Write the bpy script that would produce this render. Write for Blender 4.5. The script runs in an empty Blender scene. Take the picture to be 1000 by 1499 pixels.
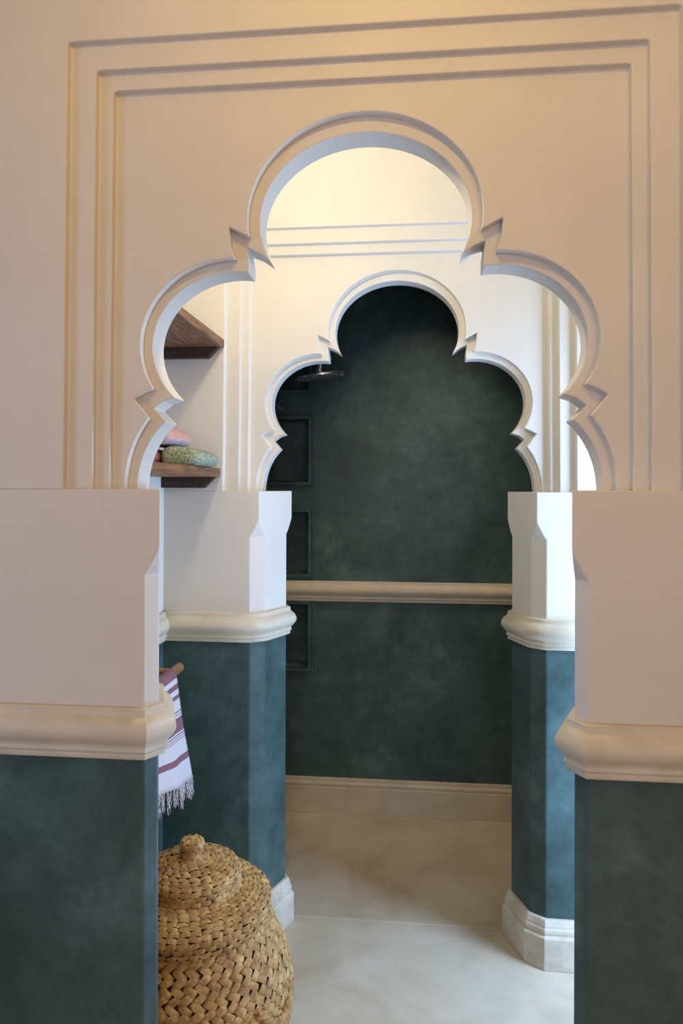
import bpy, bmesh, math, random
from math import sin, cos, pi, sqrt, radians
from mathutils import Vector, Matrix, Euler
random.seed(7)
S = bpy.context.scene
C = S.collection

# ------------------------------------------------------------------ camera
EYE = 1.45
cam_d = bpy.data.cameras.new('camera')
cam_d.sensor_fit = 'HORIZONTAL'; cam_d.sensor_width = 36
cam_d.lens = 36 * 1046 / 1000
cam_d.shift_y = -(749.5 - 712) / 1000
cam_d.clip_start = .02
cam = bpy.data.objects.new('camera', cam_d); C.objects.link(cam)
cam.matrix_world = Matrix.Translation((0, 0, EYE)) @ Matrix.Rotation(math.atan(105 / 1046), 4, 'Z') @ Matrix.Rotation(pi / 2, 4, 'X') @ Matrix.Rotation(.003, 4, 'Z')
S.camera = cam

# ------------------------------------------------------------------ world, exposure
W = bpy.data.worlds.new('sky'); S.world = W; W.use_nodes = True
W.node_tree.nodes['Background'].inputs[0].default_value = (.55, .70, 1, 1)
W.node_tree.nodes['Background'].inputs[1].default_value = .3
vs = S.view_settings
vs.view_transform = 'Standard'; vs.look = 'None'; vs.gamma = 1; vs.use_curve_mapping = False
vs.exposure = 0.0

# ------------------------------------------------------------------ large area lights (daylight at the windows, and one added cool fill)
def area(name, loc, target, sx, sy, power, col):
    l = bpy.data.lights.new(name, 'AREA'); l.shape = 'RECTANGLE'; l.size = sx; l.size_y = sy
    l.energy = power; l.color = col
    o = bpy.data.objects.new(name, l); C.objects.link(o)
    o.location = loc
    o.rotation_euler = (Vector(target) - Vector(loc)).to_track_quat('-Z', 'Y').to_euler()
    return o
area('daylight_corridor_window', (.90, 1.95, .97), (0, 1.95, .97), .30, 1.86, 39, (.44, .65, 1))
area('daylight_room_window', (-1.70, .2, 1.40), (0, .2, 1.40), .8, 1.1, 10, (.44, .62, 1))
area('added_back_fill', (.35, -2.45, 1.35), (.35, 0, 1.35), 1.0, 1.5, 22, (.50, .62, 1))  # added cool fill from behind, lifts the frame reveals on the front wall

# ------------------------------------------------------------------ materials
def lin(r, g, b):
    f = lambda c: c / 12.92 if c <= .04045 else ((c + .055) / 1.055) ** 2.4
    return tuple(f(c / 255) for c in (r, g, b)) + (1,)
def mat(name, c1, c2=None, scale=4, rough=.6, bump=0, bscale=40, metal=0, detail=6, stretch=None, c3=None, spec=.5, dist=0):
    m = bpy.data.materials.new(name); m.use_nodes = True
    nt = m.node_tree; N = nt.nodes; L = nt.links; b = N['Principled BSDF']
    b.inputs['Roughness'].default_value = rough; b.inputs['Metallic'].default_value = metal
    b.inputs['Specular IOR Level'].default_value = spec
    b.inputs['Base Color'].default_value = c1
    tc = N.new('ShaderNodeTexCoord'); mp = N.new('ShaderNodeMapping'); L.new(tc.outputs['Object'], mp.inputs[0])
    if stretch: mp.inputs['Scale'].default_value = stretch
    if c2:
        nz = N.new('ShaderNodeTexNoise'); nz.inputs['Scale'].default_value = scale; nz.inputs['Detail'].default_value = detail
        nz.inputs['Roughness'].default_value = .62; nz.inputs['Distortion'].default_value = dist
        L.new(mp.outputs[0], nz.inputs['Vector'])
        cr = N.new('ShaderNodeValToRGB'); cr.color_ramp.elements[0].position = .32; cr.color_ramp.elements[1].position = .70
        cr.color_ramp.elements[0].color = c1; cr.color_ramp.elements[1].color = c2
        if c3:
            e = cr.color_ramp.elements.new(.52); e.color = c3
        L.new(nz.outputs['Fac'], cr.inputs[0]); L.new(cr.outputs[0], b.inputs['Base Color'])
    if bump:
        n2 = N.new('ShaderNodeTexNoise'); n2.inputs['Scale'].default_value = bscale; n2.inputs['Detail'].default_value = 5
        L.new(mp.outputs[0], n2.inputs['Vector'])
        bp = N.new('ShaderNodeBump'); bp.inputs['Strength'].default_value = bump; bp.inputs['Distance'].default_value = .004
        L.new(n2.outputs['Fac'], bp.inputs['Height']); L.new(bp.outputs[0], b.inputs['Normal'])
    return m
M = {}
M['white'] = mat('white_plaster', lin(208, 202, 192), lin(216, 210, 201), 3, .7, .12, 14)
M['cream'] = mat('cream_moulding_plaster', lin(192, 181, 158), lin(212, 202, 182), 9, .55, .25, 30, c3=lin(203, 193, 171))
M['base'] = mat('pale_skirting_plaster', lin(190, 178, 158), lin(222, 214, 200), 14, .6, .4, 40)
def green_mat():
    m = mat('green_polished_plaster', lin(57, 78, 75), lin(88, 111, 110), 3.0, .42, .3, 22, c3=lin(70, 92, 91), dist=.8, spec=.35)
    nt = m.node_tree; N = nt.nodes; L = nt.links; b = N['Principled BSDF']
    old = b.inputs['Base Color'].links[0].from_socket
    tc = N['Texture Coordinate']
    n = N.new('ShaderNodeTexNoise'); n.inputs['Scale'].default_value = 16; n.inputs['Detail'].default_value = 9; n.inputs['Roughness'].default_value = .7
    L.new(tc.outputs['Object'], n.inputs['Vector'])
    r = N.new('ShaderNodeValToRGB'); r.color_ramp.elements[0].position = .38; r.color_ramp.elements[1].position = .72
    r.color_ramp.elements[0].color = (.76, .77, .78, 1); r.color_ramp.elements[1].color = (1.26, 1.24, 1.23, 1)
    L.new(n.outputs['Fac'], r.inputs[0])
    mx = N.new('ShaderNodeMix'); mx.data_type = 'RGBA'; mx.blend_type = 'MULTIPLY'; mx.inputs['Factor'].default_value = 1
    L.new(old, mx.inputs['A']); L.new(r.outputs[0], mx.inputs['B']); L.new(mx.outputs['Result'], b.inputs['Base Color'])
    return m
M['green'] = green_mat()
M['floor'] = mat('cream_polished_floor', lin(184, 170, 146), lin(214, 204, 186), 3.2, .5, .15, 18, c3=lin(202, 190, 168), dist=.6, spec=.35)
M['wood'] = mat('brown_shelf_wood', lin(82, 52, 32), lin(158, 112, 74), 9, .5, .3, 40, stretch=(9, .9, 9), c3=lin(122, 82, 52))
M['dark_wood'] = mat('dark_cleat_wood', lin(46, 26, 18), lin(74, 46, 32), 9, .6, .3, 40, stretch=(1, 9, 9))
M['rod_wood'] = mat('tan_rod_wood', lin(128, 88, 54), lin(172, 128, 84), 12, .55, .3, 50, stretch=(8, 1, 8))
M['palm'] = mat('dried_palm_leaf', lin(140, 104, 58), lin(208, 174, 114), 38, .75, .35, 160, c3=lin(176, 140, 84), detail=3)
_n = M['palm'].node_tree; _g = _n.nodes.new('ShaderNodeNewGeometry'); _n.links.new(_g.outputs['Position'], _n.nodes['Mapping'].inputs[0])
M['palm_dark'] = mat('palm_core', lin(52, 37, 22), lin(84, 62, 38), 30, .9)
M['chrome'] = mat('chrome', (.82, .84, .88, 1), rough=.28, metal=1)
M['nozzle'] = mat('grey_rubber_nozzle', lin(70, 74, 78), rough=.5)
M['lamp_metal'] = mat('brass_lamp', lin(150, 120, 70), rough=.35, metal=1)
M['frame'] = mat('window_frame_wood', lin(92, 66, 46), lin(120, 88, 62), 8, .5, stretch=(8, 8, 1))
gm = bpy.data.materials.new('window_glass'); gm.use_nodes = True
gb = gm.node_tree.nodes['Principled BSDF']; gb.inputs['Base Color'].default_value = (1, 1, 1, 1); gb.inputs['Roughness'].default_value = 0
gb.inputs['Transmission Weight'].default_value = 1; gb.inputs['IOR'].default_value = 1.0; gb.inputs['Specular IOR Level'].default_value = 0
M['glass'] = gm
def terry(name, c1, c2):
    return mat(name, c1, c2, 160, .95, 1.0, 220, detail=2, spec=.1)
M['terry_green'] = terry('sage_terry', lin(104, 116, 96), lin(190, 200, 176))
M['terry_rose'] = terry('rose_terry', lin(150, 88, 84), lin(196, 132, 124))
def stripe_mat(name, base, stripe, bands, axis='Z', soft=.002):
    """flat woven stripes: bands = [(lo, hi)] along an object axis"""
    m = mat(name, base, rough=.95, bump=.5, bscale=260, spec=.1)
    nt = m.node_tree; N = nt.nodes; L = nt.links; b = N['Principled BSDF']
    tc = N['Texture Coordinate']; sp = N.new('ShaderNodeSeparateXYZ'); L.new(tc.outputs['Object'], sp.inputs[0])
    lo = min(a for a, _ in bands) - .02; hi = max(c for _, c in bands) + .02
    mr = N.new('ShaderNodeMapRange'); mr.inputs['From Min'].default_value = lo; mr.inputs['From Max'].default_value = hi
    if axis == 'fall':
        at = N.new('ShaderNodeAttribute'); at.attribute_name = 'fall'; L.new(at.outputs['Fac'], mr.inputs[0])
    else: L.new(sp.outputs[axis], mr.inputs[0])
    cr = N.new('ShaderNodeValToRGB'); cr.color_ramp.interpolation = 'CONSTANT'
    el = cr.color_ramp.elements
    el[0].position = 0; el[0].color = base; el[1].position = .9999; el[1].color = base
    for a, c in sorted(bands):
        e = el.new((a - lo) / (hi - lo)); e.color = stripe
        e = el.new((c - lo) / (hi - lo)); e.color = base
    L.new(mr.outputs[0], cr.inputs[0]); L.new(cr.outputs[0], b.inputs['Base Color'])
    return m
M['hammam'] = stripe_mat('white_cotton_mauve_stripes', lin(206, 199, 200), lin(134, 96, 104),
    [(.908, .926), (.880, .894), (.856, .867), (.8225, .8255), (.8150, .8178), (.773, .809), (.7655, .7680), (.7590, .7615), (.7520, .7545), (.693, .711)], 'fall')
M['cotton'] = mat('white_cotton_fringe', lin(204, 198, 202), rough=.95, spec=.1)
M['pink_stripe'] = stripe_mat('pink_cotton_white_band', lin(206, 158, 148), lin(190, 180, 194), [(.001, .010), (.0125, .0165), (.0195, .0225)])

# ------------------------------------------------------------------ helpers
def obj(name, bm, m, parent=None, smooth=None, bevel=0, skip=None):
    me = bpy.data.meshes.new(name)
    bmesh.ops.remove_doubles(bm, verts=bm.verts[:], dist=1e-5)
    bmesh.ops.recalc_face_normals(bm, faces=bm.faces[:])
    if skip:
        lw = bm.edges.layers.float.new('bevel_weight_edge')
        for e in bm.edges:
            if len(e.link_faces) == 2 and e.calc_face_angle(0) > radians(32) and not skip(e.verts[0].co, e.verts[1].co): e[lw] = 1
    bm.to_mesh(me); bm.free()
    me.materials.append(M[m] if isinstance(m, str) else m)
    o = bpy.data.objects.new(name, me); C.objects.link(o)
    if parent: o.parent = parent
    if smooth is not None:
        for p in me.polygons: p.use_smooth = True
        if smooth < 180: me.set_sharp_from_angle(angle=radians(smooth))
    if bevel:
        b = o.modifiers.new('soft_edges', 'BEVEL'); b.width = bevel; b.segments = 2; b.limit_method = 'WEIGHT' if skip else 'ANGLE'; b.angle_limit = radians(32)
        b.loop_slide = False
    return o
def struct(o): o['kind'] = 'structure'; return o
def empty(name, loc=(0, 0, 0), kind=None):
    o = bpy.data.objects.new(name, None); C.objects.link(o); o.location = loc; o.empty_display_size = .05
    if kind: o['kind'] = kind
    return o
def tag(o, label, cat, group=None):
    o['label'] = label; o['category'] = cat
    if group: o['group'] = group
    return o
def box(bm, x0, x1, y0, y1, z0, z1):
    v = [bm.verts.new(p) for p in ((x0, y0, z0), (x1, y0, z0), (x1, y1, z0), (x0, y1, z0), (x0, y0, z1), (x1, y0, z1), (x1, y1, z1), (x0, y1, z1))]
    for f in ((0, 1, 2, 3), (4, 5, 6, 7), (0, 1, 5, 4), (1, 2, 6, 5), (2, 3, 7, 6), (3, 0, 4, 7)): bm.faces.new([v[i] for i in f])
def boxo(name, m, x0, x1, y0, y1, z0, z1, parent=None, bevel=0):
    bm = bmesh.new(); box(bm, x0, x1, y0, y1, z0, z1); return obj(name, bm, m, parent, bevel=bevel)
def loft(bm, rings, closed=False, caps=False):
    R = [[bm.verts.new(p) for p in r] for r in rings]
    n = len(R[0])
    for a, b in zip(R, R[1:]):
        for i in range(n if closed else n - 1):
            j = (i + 1) % n
            if len({tuple(v.co) for v in (a[i], a[j], b[j], b[i])}) > 2: bm.faces.new((a[i], a[j], b[j], b[i]))
    if caps: bm.faces.new(R[0]); bm.faces.new(R[-1])
    return R
def prism(bm, poly, z0, z1):
    loft(bm, [[(x, y, z0) for x, y in poly], [(x, y, z1) for x, y in poly]], True, True)
def tube(bm, pts, rad, n=12, caps=True):
    pts = [Vector(p) for p in pts]; rings = []
    up = Vector((0, 0, 1))
    for i, p in enumerate(pts):
        d = (pts[min(i + 1, len(pts) - 1)] - pts[max(i - 1, 0)]).normalized()
        a = d.cross(up if abs(d.z) < .95 else Vector((1, 0, 0))).normalized(); b = d.cross(a)
        r = rad[i] if isinstance(rad, (list, tuple)) else rad
        rings.append([p + a * r * cos(2 * pi * k / n) + b * r * sin(2 * pi * k / n) for k in range(n)])
    loft(bm, rings, True, caps)
def lathe(bm, prof, n=48, c=(0, 0)):
    loft(bm, [[(c[0] + r * cos(2 * pi * k / n), c[1] + r * sin(2 * pi * k / n), z) for k in range(n)] for r, z in prof], True, True)
def sweep(bm, path, prof):
    """mitred sweep of a closed wall profile [(offset, z)] along a 2-D path, offset to the left of travel"""
    P = [Vector(p) for p in path]
    nrm = []
    for a, b in zip(P, P[1:]):
        d = (b - a).normalized(); nrm.append(Vector((-d.y, d.x)))
    rings = []
    for i, p in enumerate(P):
        if i == 0: m = nrm[0]
        elif i == len(P) - 1: m = nrm[-1]
        else:
            m = nrm[i - 1] + nrm[i]; m = m * (2 / m.length_squared)
        rings.append([(p.x + m.x * o, p.y + m.y * o, z) for o, z in prof])
    loft(bm, rings, True, True)
def densify(path, step=.06):
    out = []
    for a, b in zip(path, path[1:]):
        n = max(1, int(math.dist(a, b) / step))
        out += [(a[0] + (b[0] - a[0]) * k / n, a[1] + (b[1] - a[1]) * k / n) for k in range(n)]
    return out + [path[-1]]

# ------------------------------------------------------------------ dimensions
Y1, Y2, Y3 = 1.25, 2.215, 3.185          # front wall, rear wall, shower back wall
XC1, XC2 = -.092, -.054                  # centre lines of the two openings
TW = .172                                # wall thickness at the piers
XL, XR = -.793, .82                     # corridor side walls
SR = .80                                 # shower right wall
RX0, RX1, RY0 = -1.55, 2.2, -2.3          # front room
CEIL = 2.80
DADO0, DADO1 = .957, 1.050               # dado moulding bottom and top

# moulding profiles (offset, z)
def rail_profile(z0, z1):
    k = (z1 - z0) / .092
    p = [(-.004, .092), (.010, .092), (.0125, .0895), (.0130, .0800), (.0150, .0775), (.0205, .0735), (.0262, .0670), (.0300, .0590), (.0312, .0520),
         (.0303, .0455), (.0272, .0390), (.0225, .0330), (.0180, .0285), (.0155, .0245), (.0150, .0215), (.0165, .0195), (.0168, .0155), (.0150, .0130),
         (.0120, .0115), (.0125, .0090), (.0122, .0030), (.0100, .0005), (-.004, 0)]
    return [(o, z0 + z * k) for o, z in p]
BASE_PROF = [(-.004, 0), (.026, 0), (.026, .094), (.0235, .098), (.0165, .100), (.0165, .1045), (.0195, .107), (.0195, .118), (.0155, .123), (.0155, .128), (.011, .141), (.008, .145), (-.004, .145)]

# ------------------------------------------------------------------ arch outline (half widths, heights above the floor)
def ell(cx, cz, a, b, t0, t1, n):
    return [(cx + a * cos(radians(t0 + (t1 - t0) * k / n)), cz + b * sin(radians(t0 + (t1 - t0) * k / n))) for k in range(n + 1)]
def half_inner(zl):
    p = ell(0, 1.945, .197, .163, 90, -25.5, 26)
    p += [(.200, 1.8905), (.222, 1.900), (.2185, 1.875)]
    p += ell(.246, 1.715, .159, .140, 100, -43.5, 26)
    p += [(.384, 1.6115), (.402, 1.598), (.391, 1.586)]
    p += ell(.30, zl, .134, 1.602 - zl, 54.5, 0, 14)
    return p
def half_outer(zl):
    p = ell(0, 1.945, .216, .190, 90, -9.5, 26)
    p += [(.232, 1.923), (.251, 1.933), (.248, 1.90)]
    p += ell(.246, 1.715, .175, .159, 92, -31, 26)
    p += [(.416, 1.625), (.434, 1.615), (.421, 1.598)]
    p += ell(.30, zl, .151, 1.630 - zl, 46, 0, 14)
    return p
def half_frame(hw, zt, zl):
    return [(0, zt), (hw - .008, zt), (hw, zt - .002), (hw + .006, zl)]
def full(half, xc):
    return [(xc - x, z) for x, z in reversed(half[1:])] + [(xc + x, z) for x, z in half]

def arch_panel(name, xc, y0, x0, x1, zl, zt, yback):
    """carved plaster panel: stepped frames, rim and cusped opening, one continuous surface"""
    outs = [full(h, xc) for h in (half_frame(.540, 2.262, zl), half_frame(.493, 2.217, zl), half_frame(.467, 2.187, zl), half_outer(zl), half_inner(zl))]
    ys = [y0, y0 + .017, y0 + .034, y0 + .051, y0 + .074]
    bm = bmesh.new()
    bound = [(x0, zl), (x0, zt), (x1, zt), (x1, zl)]
    prev = bound
    for o, y in zip(outs, ys):
        vs_ = [bm.verts.new((x, y, z)) for x, z in prev] + [bm.verts.new((x, y, z)) for x, z in reversed(o)]
        bm.faces.new(vs_)
        prev = o
    for k, o in enumerate(outs):
        ya = ys[k]; yb = ys[k + 1] if k < 4 else yback
        loft(bm, [[(x, ya, z) for x, z in o], [(x, yb, z) for x, z in o]])
    o = outs[-1]
    bm.faces.new([bm.verts.new((x, yback, z)) for x, z in bound] + [bm.verts.new((x, yback, z)) for x, z in reversed(o)])
    loft(bm, [[(x, y0, z) for x, z in bound], [(x, yback, z) for x, z in bound]])
    # underside between the frame foot and the back
    foot_l = [(x0, y0), (outs[0][0][0], y0)]; 
    for k in range(1, 5): foot_l += [(outs[k - 1][0][0], ys[k]), (outs[k][0][0], ys[k])]
    foot_l += [(outs[4][0][0], yback), (x0, yback)]
    foot_r = [(x1, y0), (outs[0][-1][0], y0)]
    for k in range(1, 5): foot_r += [(outs[k - 1][-1][0], ys[k]), (outs[k][-1][0], ys[k])]
    foot_r += [(outs[4][-1][0], yback), (x1, yback)]
    for f in (foot_l, foot_r): bm.faces.new([bm.verts.new((x, y, zl)) for x, y in f])
    bm.normal_update()
    bmesh.ops.triangulate(bm, faces=[f for f in bm.faces if len(f.verts) > 4], quad_method='BEAUTY', ngon_method='BEAUTY')
    return obj(name, bm, 'white', bevel=.0026, skip=lambda a, b: abs(a.z - zl) < 1e-4 and abs(b.z - zl) < 1e-4)

def pier_paths(xc, y0, h0, h1, ch, xend, sgn):
    T = TW
    sl = (h1 - h0) / T
    A = (abs(xend - xc), 0)
    low = [A, (.546, 0), (h0 + ch, 0), (h0 + sl * ch, ch), (h1 - sl * ch, T - ch), (h1 + ch, T), (A[0], T)]
    top = [A, (.546, 0), (h0, 0), (h0, 0), (h1, T), (h1, T), (A[0], T)]
    f = lambda L: [(xc + sgn * x, y0 + y) for x, y in L]
    return f(low), f(top)

def pier(xc, y0, h0, h1, ch, xend, sgn, zl, root):
    low, top = pier_paths(xc, y0, h0, h1, ch, xend, sgn)
    bm = bmesh.new()
    zs, za = 1.290, 1.345
    mid = lambda t: [(a[0] + (b[0] - a[0]) * t, a[1] + (b[1] - a[1]) * t) for a, b in zip(low, top)]
    rings = []
    for t, z in ((0, DADO0 + .01), (0, zs), (.30, zs + .012), (.62, zs + .030), (.86, zs + .045), (1, za), (1, zl)):
        rings.append([(x, y, z) for x, y in (mid(t) if t < 1 else top)])
    loft(bm, rings, True, False)
    bm.faces.new([bm.verts.new(p) for p in rings[0]])
    bm.faces.new([bm.verts.new(p) for p in [rings[-1][0], rings[-1][1], rings[-1][2], rings[-1][4], rings[-1][6]]])
    obj('pier', bm, 'white', root, bevel=.003, skip=lambda a, b: abs(a.z - zl) < 1e-4 and abs(b.z - zl) < 1e-4 and max(abs(a.x - xc), abs(b.x - xc)) > .56)
    bm = bmesh.new()
    prism(bm, low, 0, DADO0 + .01)
    obj('dado', bm, 'green', root, bevel=.004)
    path = low if sgn > 0 else low[::-1]
    bm = bmesh.new(); sweep(bm, path, rail_profile(DADO0, DADO1)); obj('dado_rail', bm, 'cream', root, smooth=40)
    bm = bmesh.new(); sweep(bm, path, BASE_PROF); obj('skirting', bm, 'base', root, bevel=.003)

# ------------------------------------------------------------------ the two arched walls
ZL1, ZL2 = 1.444, 1.434
w = struct(arch_panel('wall_front', XC1, Y1, RX0, RX1, ZL1, CEIL, Y1 + .137))
pier(XC1, Y1, .363, .430, .029, RX0, -1, ZL1, w)
pier(XC1, Y1, .361, .430, .029, RX1, 1, ZL1, w)
w = struct(arch_panel('wall_rear', XC2, Y2, XL - .10, XR + .10, ZL2, CEIL, Y2 + .132))
pier(XC2, Y2, .429, .354, .030, XL - .10, -1, ZL2, w)
pier(XC2, Y2, .427, .362, .030, XR + .10, 1, ZL2, w)

# ------------------------------------------------------------------ floors and ceiling
fl = struct(boxo('floor', 'floor', RX0 - .1, RX1 + .1, RY0 - .1, Y2 + TW, -.12, 0))
boxo('shower_floor', 'floor', XL - .1, SR + .1, Y2 + TW, Y3 + .25, -.12, -.007, fl)
boxo('threshold_strip', 'floor', XC2 - .43, XC2 + .43, Y2 + TW - .004, Y2 + TW + .010, -.02, .0012, fl, bevel=.0008)
struct(boxo('ceiling', 'white', RX0 - .2, RX1 + .2, RY0 - .2, Y3 + .3, CEIL, CEIL + .1))

# ------------------------------------------------------------------ plain walls with dado, rail and skirting
def plain_wall(name, x0, x1, y0, y1, face, rail=True, holes=None):
    """solid wall box; face = path (left of travel faces the room) for rail and skirting"""
    root = struct(empty(name, ((x0 + x1) / 2, (y0 + y1) / 2, 0)))
    root.location = (0, 0, 0)
    bm = bmesh.new(); box(bm, x0, x1, y0, y1, DADO0 + .02, CEIL); obj('plaster', bm, 'white', root)
    bm = bmesh.new(); box(bm, x0, x1, y0, y1, 0, DADO0 + .02); obj('dado', bm, 'green', root)
    bm = bmesh.new(); sweep(bm, face, rail_profile(DADO0, DADO1)); obj('dado_rail', bm, 'cream', root, smooth=40)
    bm = bmesh.new(); sweep(bm, face, BASE_PROF); obj('skirting', bm, 'base', root, bevel=.003)
    return root
plain_wall('wall_corridor_left', XL - .1, XL, Y1 + TW, Y2, [(XL, Y2), (XL, Y1 + TW)][::-1] if False else [(XL, Y1 + TW), (XL, Y2)][::-1])
plain_wall('wall_right', RX1, RX1 + .1, RY0, Y1 + TW, [(RX1, RY0), (RX1, Y1)])

def window_wall(name, wname, xa, xb, y0, y1, wy0, wy1, wz0, wz1, nx, ny):
    root = struct(empty(name))
    def piece(nm, m, *a): boxo(nm, m, *a, root)
    zs = DADO0 + .02
    for (a, b) in ((y0, wy0), (wy1, y1)):
        if b - a > .001:
            piece('plaster', 'white', xa, xb, a, b, zs, CEIL); piece('dado', 'green', xa, xb, a, b, 0, zs)
    piece('lintel', 'white', xa, xb, wy0, wy1, wz1, CEIL)
    if wz0 > .001: piece('sill_wall', 'green', xa, xb, wy0, wy1, 0, wz0)
    wr = struct(empty(wname))
    xm = (xa + xb) / 2; t = .035
    boxo('window_frame', 'frame', xm - .03, xm + .03, wy0, wy0 + t, wz0, wz1, wr); boxo('window_frame', 'frame', xm - .03, xm + .03, wy1 - t, wy1, wz0, wz1, wr)
    boxo('window_frame', 'frame', xm - .03, xm + .03, wy0 + t, wy1 - t, wz0, wz0 + t, wr); boxo('window_frame', 'frame', xm - .03, xm + .03, wy0 + t, wy1 - t, wz1 - t, wz1, wr)
window_wall('wall_corridor_right', 'window_1', XR, XR + .06, Y1 + TW, Y2, 1.78, 2.12, .03, 1.92, 1, 3)
window_wall('wall_left', 'window_2', RX0 - .1, RX0, RY0, Y1 + TW, -.25, .65, .8, 2.0, 2, 2)

root = struct(empty('wall_back'))
for a in ((RX0 - .1, -.15, 0, CEIL), (.85, RX1 + .1, 0, CEIL), (-.15, .85, 0, .6), (-.15, .85, 2.1, CEIL)):
    boxo('plaster', 'white', a[0], a[1], RY0 - .1, RY0, a[2], a[3], root)
wr = struct(empty('added_fill_window'))  # made-up window around the added cool fill
for a in ((-.15, -.115, .6, 2.1), (.815, .85, .6, 2.1), (-.115, .815, .6, .635), (-.115, .815, 2.065, 2.1)):
    boxo('window_frame', 'frame', a[0], a[1], RY0 - .08, RY0 - .02, a[2], a[3], wr)

# ------------------------------------------------------------------ shower
NX0, NX1 = -.651, -.470                  # niche column
NICHES = [(1.886, 2.166), (1.471, 1.751), (1.057, 1.333), (.636, .919)]
ND = .12
root = struct(empty('wall_shower_back'))
bm = bmesh.new()
xs = [XL - .1, NX0, NX1, SR + .1]
zs = [0]
for a, b in sorted(NICHES): zs += [a, b]
zs.append(CEIL)
for i in range(3):
    for k in range(len(zs) - 1):
        x0, x1, z0, z1 = xs[i], xs[i + 1], zs[k], zs[k + 1]
        hole = i == 1 and k % 2 == 1
        y = Y3
        if hole:
            y = Y3 + ND
            loft(bm, [[(x0, Y3, z0), (x1, Y3, z0), (x1, Y3, z1), (x0, Y3, z1)], [(x0, y, z0), (x1, y, z0), (x1, y, z1), (x0, y, z1)]], True)
        bm.faces.new([bm.verts.new(p) for p in ((x0, y, z0), (x1, y, z0), (x1, y, z1), (x0, y, z1))])
yb = Y3 + .25
bm.faces.new([bm.verts.new(p) for p in ((xs[0], yb, 0), (xs[3], yb, 0), (xs[3], yb, CEIL), (xs[0], yb, CEIL))])
for xx in (xs[0], xs[3]): bm.faces.new([bm.verts.new(p) for p in ((xx, Y3, 0), (xx, yb, 0), (xx, yb, CEIL), (xx, Y3, CEIL))])
obj('green_plaster', bm, 'green', root)
# rail and skirting
bm = bmesh.new(); sweep(bm, [(XL, Y3), (SR, Y3)][::-1], rail_profile(.935, 1.026)); obj('dado_rail', bm, 'cream', root, smooth=40)
bm = bmesh.new(); sweep(bm, [(XL, Y3), (SR, Y3)][::-1], [(-.004, -.007), (.024, -.007), (.020, .05), (.016, .105), (.013, .110), (.016, .113), (.016, .124), (.011, .130), (.010, .146), (-.004, .146)])
obj('skirting', bm, 'cream', root, bevel=.003)
for z0, z1 in NICHES:                     # raised double frame round each niche
    bm = bmesh.new()
    def ring(g0, g1, d):
        for a, b, c_, e in ((NX0 - g1, NX1 + g1, z1 + g0, z1 + g1), (NX0 - g1, NX1 + g1, z0 - g1, z0 - g0), (NX0 - g1, NX0 - g0, z0 - g0, z1 + g0), (NX1 + g0, NX1 + g1, z0 - g0, z1 + g0)):
            box(bm, a, b, Y3 - d, Y3 + .002, c_, e)
    ring(.001, .017, .012); ring(.018, .027, .007)
    obj('niche_frame', bm, 'green', root, bevel=.002)
w = struct(boxo('wall_shower_left', 'green', XL - .1, XL, Y2 + TW, Y3, -.007, CEIL))
w = struct(boxo('wall_shower_right', 'green', SR, SR + .1, Y2 + TW, Y3, -.007, CEIL))

# rain shower head: arm from the left shower wall
hx, hy, hz = -.374, 2.85, 1.893
root = tag(empty('rain_shower', (XL, hy, 1.99)), 'round chrome rain shower head hanging from its arm in the shower', 'shower head')
def rel(o, p): o.data.transform(Matrix.Translation(-Vector(p)))
bm = bmesh.new()
pts = [(XL, hy, 1.99), (XL + .1, hy, 1.99), (hx - .05, hy, 1.99)] + [(hx - .05 + .05 * sin(t), hy, 1.94 + .05 * cos(t)) for t in [k * pi / 12 for k in range(1, 7)]] + [(hx, hy, 1.915)]
tube(bm, pts, .010, 14); o = obj('arm', bm, 'chrome', root, smooth=40); rel(o, root.location)
bm = bmesh.new(); tube(bm, [(XL, hy, 1.99), (XL + .004, hy, 1.99), (XL + .012, hy, 1.99)], [.03, .03, .022], 24); o = obj('wall_flange', bm, 'chrome', root, smooth=40); rel(o, root.location)
tilt = Matrix.Translation((hx, hy, hz)) @ Euler((radians(3), radians(-7), 0)).to_matrix().to_4x4()
bm = bmesh.new(); lathe(bm, [(.0, .030), (.013, .030), (.014, .016), (.022, .010), (.05, .006), (.094, .004), (.097, .001), (.097, -.005), (.094, -.007), (.0, -.007)], 48)
bm.transform(tilt); o = obj('head_disc', bm, 'chrome', root, smooth=35); rel(o, root.location); disc = o
bm = bmesh.new()
for rr, n in ((.02, 6), (.04, 12), (.06, 18), (.08, 26)):
    for k in range(n):
        a = 2 * pi * k / n
        lathe(bm, [(.0035, -.006), (.003, -.010), (.0015, -.011)], 6, (rr * cos(a), rr * sin(a)))
bm.transform(tilt); o = obj('nozzles', bm, 'nozzle', disc, smooth=40); o['kind'] = 'stuff'; rel(o, root.location)

# hand shower on its holder beside the niches
hp = Vector((XL, 3.02, 1.745))
root = tag(empty('hand_shower', hp), 'small dark metal hand shower on a holder on the shower side wall', 'hand shower')
bm = bmesh.new(); tube(bm, [(0, 0, 0), (.012, 0, 0), (.016, 0, 0), (.170, 0, 0)], [.022, .022, .010, .011], 16); obj('holder', bm, 'chrome', root, smooth=40)
bm = bmesh.new(); tube(bm, [(.165, .012, -.14), (.170, .006, -.06), (.180, 0, .02), (.195, -.004, .05)], [.009, .011, .012, .012], 14); obj('handle', bm, 'nozzle', root, smooth=40)
bm = bmesh.new(); lathe(bm, [(0, .012), (.02, .012), (.034, .004), (.036, -.006), (.032, -.010), (0, -.010)], 24)
bm.transform(Matrix.Translation((.222, -.004, .045)) @ Euler((0, radians(38), 0)).to_matrix().to_4x4()); h = obj('spray_head', bm, 'nozzle', root, smooth=40)
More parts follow.
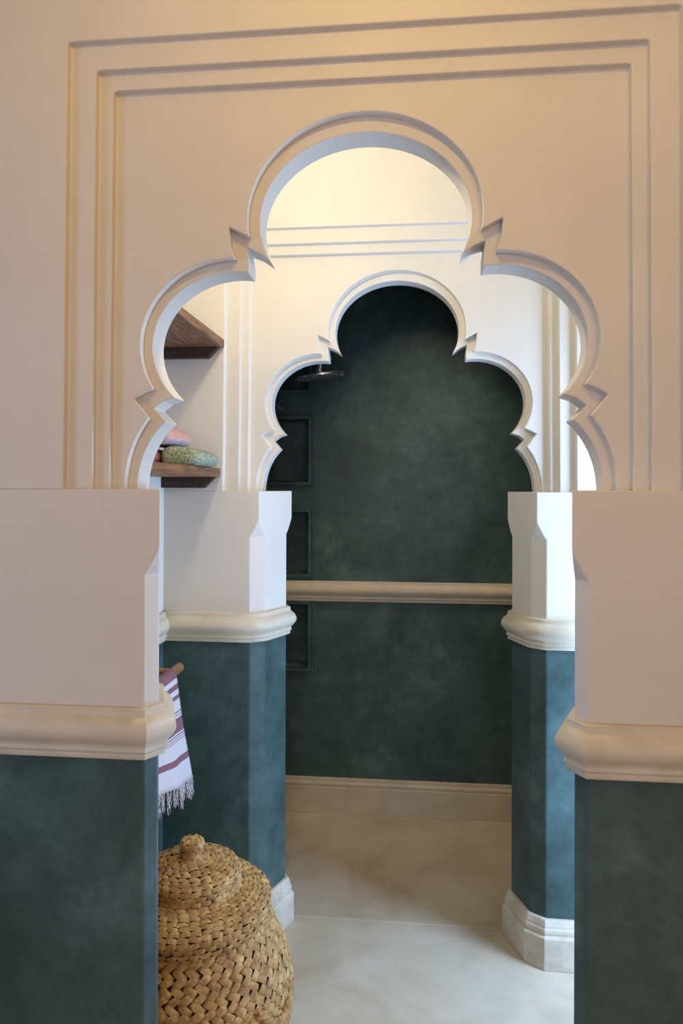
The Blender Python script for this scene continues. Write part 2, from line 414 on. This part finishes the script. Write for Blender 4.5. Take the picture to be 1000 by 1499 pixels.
bm = bmesh.new(); tube(bm, [(.165, .012, -.14), (.15, .02, -.3), (.09, .03, -.55), (.012, .04, -.62)], .006, 8); obj('hose', bm, 'chrome', root, smooth=60)

# ------------------------------------------------------------------ wooden shelves along the left corridor wall
def shelf(ztop, th, xf, label):
    y0, y1 = Y1 + TW + .003, Y2 - .001
    root = tag(empty('wooden_shelf', (XL + .001, y1, ztop - th)), label, 'shelf', 'wooden shelves on the left corridor wall')
    o = boxo('board', 'wood', 0, xf - XL - .001, y0 - y1, 0, 0, th, root, bevel=.004)
    bm = bmesh.new(); L = xf - XL - .014; hgt = .034
    pl = [(0, 0), (L, 0), (L - .034, -hgt), (0, -hgt)]
    loft(bm, [[(x, -.026, z) for x, z in pl], [(x, 0, z) for x, z in pl]], True, True)
    cl = obj('cleat', bm, 'dark_wood', root, bevel=.0015)
    for sx in (.045, .115):
        bm = bmesh.new(); tube(bm, [(sx, -.0275, -.017), (sx, -.024, -.017)], .003, 10); obj('screw', bm, 'nozzle', cl)
    bm = bmesh.new()
    loft(bm, [[(x, y0 - y1, z) for x, z in pl], [(x, y0 - y1 + .026, z) for x, z in pl]], True, True)
    obj('cleat', bm, 'dark_wood', root, bevel=.0015)
    return root
shelf(1.914, .027, -.596, 'empty brown wooden shelf board, the upper of the two')
shelf(1.507, .029, -.607, 'brown wooden shelf board carrying the folded towels')

# ------------------------------------------------------------------ towels on the lower shelf
def soft_loft(name, m, parent, sect, y0, y1, ny=14, jit=.0012, rnd=.018, loc=(0, 0, 0)):
    """cloth bundle: closed section in x,z pushed along y with rounded ends and lumpy surface"""
    bm = bmesh.new(); rings = []
    cx = sum(p[0] for p in sect) / len(sect); cz = sum(p[1] for p in sect) / len(sect)
    for k in range(ny + 1):
        t = k / ny; y = y0 + (y1 - y0) * t
        e = min(y - y0, y1 - y); s = 1 if e > rnd else .55 + .45 * sqrt(max(0, 1 - (1 - e / rnd) ** 2))
        rings.append([(cx + (x - cx) * (.75 + .25 * s) + random.uniform(-jit, jit), y + random.uniform(-jit, jit), max(0, (z - 0) * s if z < .001 else cz + (z - cz) * s + random.uniform(-jit, jit))) for x, z in sect])
    loft(bm, rings, True, True)
    o = obj(name, bm, m, parent, smooth=180)
    sd = o.modifiers.new('round', 'SUBSURF'); sd.levels = 2; sd.render_levels = 2
    return o
def fold_section(w, layers, lh, n=7):
    """stack of folded layers, folded edge (round) towards +x"""
    p = [(0, 0)]
    for k in range(layers):
        z0 = k * lh
        for i in range(n):
            a = -pi / 2 + pi * (i + .5) / n
            p.append((w - lh * .5 + lh * .62 * cos(a) - (.006 * k), z0 + lh / 2 + lh * .5 * sin(a)))
    return p + [(w * .66, layers * lh + .001), (w * .33, layers * lh + .001), (0, layers * lh)]
ZS = 1.507
g = tag(empty('folded_towel', (-.701, 1.99, ZS)), 'folded sage green terry towel on the lower shelf', 'towel')
sec = [(0, 0), (.03, 0), (.07, 0), (.094, .001), (.106, .008), (.110, .020), (.106, .033), (.094, .043), (.07, .050), (.04, .056), (.01, .056), (-.002, .045), (-.004, .025), (-.003, .008)]
soft_loft('terry_cloth', 'terry_green', g, sec, -.06, .17, rnd=.022)
g = tag(empty('rolled_towel', (-.731, 1.93, ZS)), 'rolled dusky rose towel beside the green towel on the lower shelf', 'towel')
sec = [(.0235 * cos(2 * pi * k / 16), .024 + .024 * sin(2 * pi * k / 16)) for k in range(16)]
soft_loft('terry_cloth', 'terry_rose', g, sec, -.05, .24, rnd=.006, jit=.0006)
bm = bmesh.new()
tube(bm, [((.020 - .0009 * k) * cos(k * .5), -.0515, .025 + (.020 - .0009 * k) * sin(k * .5)) for k in range(22)], .0013, 6); obj('roll_edge', bm, 'terry_rose', g, smooth=60)
g = tag(empty('folded_towel', (-.765, 1.97, ZS + .0575)), 'pink cotton towel with white bands folded on top of the green towel', 'towel')
sec = [(0, 0), (.03, 0), (.07, 0), (.088, .004), (.096, .014), (.095, .025), (.088, .039), (.074, .051), (.055, .058), (.03, .060), (.008, .057), (-.004, .040), (-.004, .012)]
soft_loft('cotton_cloth', 'pink_stripe', g, sec, -.05, .16, rnd=.02)

# ------------------------------------------------------------------ towel rail and striped towel
RXp, RZp = -.682, .917
root = tag(empty('towel_rail', (XL, 1.78, RZp)), 'round wooden towel rail on pegs on the green corridor wall', 'towel rail')
RYE = 2.045
bm = bmesh.new(); tube(bm, [(RXp - XL, 1.47 - 1.78, 0), (RXp - XL, RYE - .003 - 1.78, 0), (RXp - XL, RYE - 1.78, 0)], [.0135, .0135, .0115], 20); obj('rod', bm, 'rod_wood', root, smooth=40)
for yy in (1.56, 1.99):
    bm = bmesh.new(); tube(bm, [(0, yy - 1.78, 0), (RXp - XL, yy - 1.78, 0)], .0095, 14); obj('peg', bm, 'rod_wood', root, smooth=40)
TY0, TY1 = 1.60, 1.965
tw = tag(empty('hammam_towel', (0, 0, 0)), 'white cotton towel with mauve stripes and fringe hanging over the rail', 'towel')
bm = bmesh.new(); rings = []
NU, NV = 26, 34
fall = {}
r = .0160
def tpos(u, v):
    """u along the rail 0..1, v 0..1 from the hem at the room side over the rod to the hem at the wall"""
    y = TY0 + (TY1 - TY0) * u
    front = .312; back = .24; arc = pi * r; Ltot = front + arc + back
    s = v * Ltot
    if s < front:
        d = front - s; k = d / front
        x = RXp + r + .028 * k + .008 * sin(u * 9 + 1) * k + .004 * sin(u * 21) * k; z = RZp - d
        y = y + (.055 * k if u > .5 else 0) * (u - .5) * 2 - .010 * k * sin(k * 5) * u
        z += .095 * (1 - u) * k
    elif s < front + arc:
        a = (s - front) / r; x = RXp + r * cos(a); z = RZp + r * sin(a)
    else:
        d = s - front - arc; k = d / back
        x = RXp - r - .012 * k + .004 * sin(u * 12) * k; z = RZp - d
    sd = abs(s - front - arc / 2) - arc / 2
    p = Vector((x, y, z)); fall[(round(p.x, 5), round(p.y, 5), round(p.z, 5))] = (RZp - sd * .90) if sd > 0 else RZp + .006
    return p
loft(bm, [[tpos(u / NU, v / NV) for u in range(NU + 1)] for v in range(NV + 1)])
lf = bm.verts.layers.float.new('fall')
for v_ in bm.verts: v_[lf] = fall[(round(v_.co.x, 5), round(v_.co.y, 5), round(v_.co.z, 5))]
cl = obj('cloth', bm, 'hammam', tw, smooth=180)
so = cl.modifiers.new('thick', 'SOLIDIFY'); so.thickness = .0022; so.offset = 0
for k in range(34):
    u = (k + .5) / 34; p = Vector(tpos(u, 0)); bm = bmesh.new()
    ln = random.uniform(.045, .066); dx = random.uniform(-.004, .006); dy = random.uniform(-.006, .010)
    for j in range(3):
        ph = 2 * pi * j / 3 + random.random(); pts = []
        for q in range(7):
            t = q / 6; rr = .0022 * (1 + 1.0 * t * t)
            pts.append((p.x + dx * t + rr * cos(ph + 5 * t), p.y + dy * t + rr * sin(ph + 5 * t) + random.uniform(-.0008, .0008), p.z + .002 - ln * t))
        tube(bm, pts, [.0013] * 6 + [.0006], 5)
    obj('tassel', bm, 'cotton', tw, smooth=60)

# ------------------------------------------------------------------ lidded woven basket
BX, BY = -.531, 1.688
bk = tag(empty('lidded_basket', (BX, BY, 0)), 'large round woven palm leaf basket with a stepped lid and knob', 'basket')
BODY = [(.178, .006), (.205, .05), (.236, .12), (.253, .185), (.2575, .235), (.252, .285), (.238, .330), (.219, .370), (.203, .398), (.196, .415)]
LID = [(.196, .424), (.200, .432), (.201, .458), (.196, .468), (.178, .479), (.150, .489), (.128, .494), (.122, .497), (.122, .515), (.120, .533), (.110, .540), (.085, .548), (.060, .553), (.040, .557), (.030, .560)]
KNOB = [(.029, .560), (.026, .570), (.0265, .582), (.028, .592), (.0275, .599), (.022, .603), (.010, .604)]
for L_ in (BODY, LID, KNOB): L_[:] = [(a * .945, b * .985) for a, b in L_]
def resample(pr, step):
    out = [pr[0]]; acc = 0
    L = [0]
    for a, b in zip(pr, pr[1:]): L.append(L[-1] + math.dist(a, b))
    n = max(1, round(L[-1] / step)); res = []
    for k in range(n + 1):
        s = L[-1] * k / n; i = 0
        while i < len(L) - 2 and L[i + 1] < s: i += 1
        t = (s - L[i]) / (L[i + 1] - L[i]); res.append((pr[i][0] + (pr[i + 1][0] - pr[i][0]) * t, pr[i][1] + (pr[i + 1][1] - pr[i][1]) * t))
    return res
def shell(name, pr, off, parent):
    bm = bmesh.new(); lathe(bm, [(max(.002, a - off), b - off * .3) for a, b in pr], 56); return obj(name, bm, 'palm_dark', parent, smooth=60)
body = shell('body', BODY, .007, bk)
lid = shell('lid', LID, .006, bk)
knob = shell('knob', KNOB, .005, lid)
# unit leaf strip: pillow 1 x 1, arched so that both ends tuck under
def strip_mesh():
    bm = bmesh.new(); nx, ny = 6, 3; g = []
    for i in range(nx + 1):
        row = []
        for j in range(ny + 1):
            a, b = i / nx * 2 - 1, j / ny * 2 - 1
            row.append(bm.verts.new((a * .5, b * .5 * (1 - .08 * a * a), (1 - a ** 4) * .75 + .16 * (1 - b * b) - .40)))
        g.append(row)
    for i in range(nx):
        for j in range(ny): bm.faces.new((g[i][j], g[i + 1][j], g[i + 1][j + 1], g[i][j + 1]))
    me = bpy.data.meshes.new('palm_strip'); bm.to_mesh(me); bm.free(); me.materials.append(M['palm'])
    for p in me.polygons: p.use_smooth = True
    return me
SM = strip_mesh()
CAMP = Vector((0, 0, EYE))
def weave(pr, rowstep, seg, lng, wid, thick, lean, alt=True):
    out = []
    rows = resample(pr, rowstep)
    for i, (rr, zz) in enumerate(rows):
        a = rows[max(0, i - 1)]; b = rows[min(len(rows) - 1, i + 1)]
        ds = Vector((b[0] - a[0], b[1] - a[1])).normalized()
        n = max(6, round(2 * pi * rr / seg))
        for k in range(n):
            ph = 2 * pi * (k + (.5 if i % 2 else 0) + random.uniform(-.08, .08)) / n
            er = Vector((cos(ph), sin(ph), 0)); et = Vector((-sin(ph), cos(ph), 0)); up = Vector((0, 0, 1))
            nrm = er * ds.y - up * ds.x; mer = er * ds.x + up * ds.y
            le = radians((lean if (i % 2 or not alt) else -lean) + random.uniform(-6, 6))
            ax = et * cos(le) + mer * sin(le); ay = nrm.cross(ax)
            sx = lng * random.uniform(.92, 1.08); sy = wid * random.uniform(.92, 1.08)
            # one end dives, the other rides over its neighbour
            tl = .10; ax2 = (ax + nrm * tl).normalized()
            pos = er * rr + up * zz + nrm * random.uniform(-.0008, .0008)
            m = Matrix(((ax2.x * sx, ay.x * sy, nrm.x * thick, pos.x), (ax2.y * sx, ay.y * sy, nrm.y * thick, pos.y), (ax2.z * sx, ay.z * sy, nrm.z * thick, pos.z), (0, 0, 0, 1)))
            wp = pos + Vector((BX, BY, 0)); view = (CAMP - wp); d = view.length
            size = nrm.dot(view) / d / (d * d)
            if wp.x < -.335 * wp.y and wp.y < 1.9 and wp.x / wp.y < -.357: size *= .0       # behind the pier as seen from the room
            if wp.z < .12: size *= 0
            out.append((size, m))
    return out
def put(pieces, parent, nsingle):
    pieces.sort(key=lambda t: -t[0])
    for s, m in pieces[:nsingle]:
        o = bpy.data.objects.new('palm_strip', SM); C.objects.link(o); o.parent = parent; o.matrix_local = m
    if pieces[nsingle:]:
        V, F = [], []
        bv = [v.co.copy() for v in SM.vertices]; bf = [tuple(p.vertices) for p in SM.polygons]
        for s, m in pieces[nsingle:]:
            k = len(V); V += [m @ v for v in bv]; F += [tuple(i + k for i in f) for f in bf]
        me = bpy.data.meshes.new('woven_strips'); me.from_pydata(V, [], F); me.materials.append(M['palm'])
        for p in me.polygons: p.use_smooth = True
        o = bpy.data.objects.new('woven_strips', me); C.objects.link(o); o.parent = parent; o['kind'] = 'stuff'
put(weave(BODY, .0160, .0265, .0325, .0166, .0100, 37), body, 160)
put(weave(LID, .0118, .0250, .0275, .0117, .0065, 9), lid, 110)
put(weave(KNOB + [(.004, KNOB[-1][1] + .001)], .0095, .016, .0185, .0115, .006, 28), knob, 20)
# braided loop handles on the body
for ang in (-88, 92, -20):
    bm = bmesh.new(); pts = []
    for q in range(21):
        t = q / 20; a = radians(ang + (t - .5) * 34); z = .292 - .045 * sin(pi * t) - .02 * (ang == -20) * t
        rr = .241 + .010 * sin(pi * t)
        pts.append((rr * cos(a), rr * sin(a), z))
    for s in range(3):
        tube(bm, [(p[0] + .003 * cos(i * 1.1 + s * 2.09) * cos(radians(ang)), p[1] + .003 * cos(i * 1.1 + s * 2.09) * sin(radians(ang)), p[2] + .006 * sin(i * 1.1 + s * 2.09)) for i, p in enumerate(pts)], .0062, 7)
    obj('handle', bm, 'palm', bk, smooth=60)

# ------------------------------------------------------------------ lamps and added fill lights (out of frame)
def bulb_light(name, loc, power, col, rad, kind='POINT', spot=None):
    l = bpy.data.lights.new(name, kind); l.energy = power; l.color = col; l.shadow_soft_size = rad
    if spot: l.spot_size = radians(spot); l.spot_blend = .8
    o = bpy.data.objects.new(name, l); C.objects.link(o); o.location = loc
    return o
def pendant(x, y, z, label, power, col, rad=.04):
    root = tag(empty('pendant_lamp', (x, y, z)), label, 'lamp')
    bm = bmesh.new(); tube(bm, [(0, 0, .11), (0, 0, CEIL - z - .012)], .004, 8); obj('cord', bm, 'lamp_metal', root)
    bm = bmesh.new(); lathe(bm, [(.05, CEIL - z - .02), (.05, CEIL - z), (.001, CEIL - z)], 24); obj('ceiling_rose', bm, 'lamp_metal', root, smooth=40)
    bm = bmesh.new(); lathe(bm, [(.018, .06), (.022, .07), (.022, .10), (.008, .115), (.001, .115)], 20); obj('socket', bm, 'lamp_metal', root, smooth=40)
    bulb_light('lamp_bulb_light', (0, 0, 0), power, col, rad).parent = root
WARM = (1, .70, .38)
pendant(-.31, 1.54, 2.33, 'bare bulb pendant lamp hanging in the corridor', 12, (1, .87, .60))
pendant(-.06, .66, 2.36, 'bare bulb pendant lamp hanging in the front room', 7.6, (1, .63, .12))
pendant(.9, -1.3, 1.95, 'added warm fill light behind the camera, on a made-up low pendant', 37, (1, .61, .22))  # added warm fill for the front wall, dressed as a pendant
root = tag(empty('shower_fill_light', (.02, 2.52, CEIL)), 'added fill light for the shower wall, in a made-up brass fitting', 'lamp')  # added fill to brighten the shower back wall; fitting is made up
bm = bmesh.new(); lathe(bm, [(.001, 0), (.03, 0), (.03, -.012), (.008, -.016), (.008, -.05), (.001, -.05)], 24); obj('fill_mount', bm, 'lamp_metal', root, smooth=40)
aim = (Vector((.05, Y3, 1.12)) - Vector((.02, 2.52, CEIL - .07))).to_track_quat('-Z', 'Y').to_matrix().to_4x4()
bm = bmesh.new(); lathe(bm, [(.026, -.055), (.028, -.055), (.028, .02), (.012, .03), (.001, .03), (.001, .026), (.012, .026), (.026, .016)], 24)
bm.transform(Matrix.Translation((0, 0, -.07)) @ aim); obj('fill_head', bm, 'lamp_metal', root, smooth=40)
l = bulb_light('shower_fill_spot', (0, 0, 0), 38, (1, .76, .56), .02, 'SPOT', 60); l.parent = root
l.matrix_local = Matrix.Translation((0, 0, -.07)) @ aim @ Matrix.Translation((0, 0, -.06))
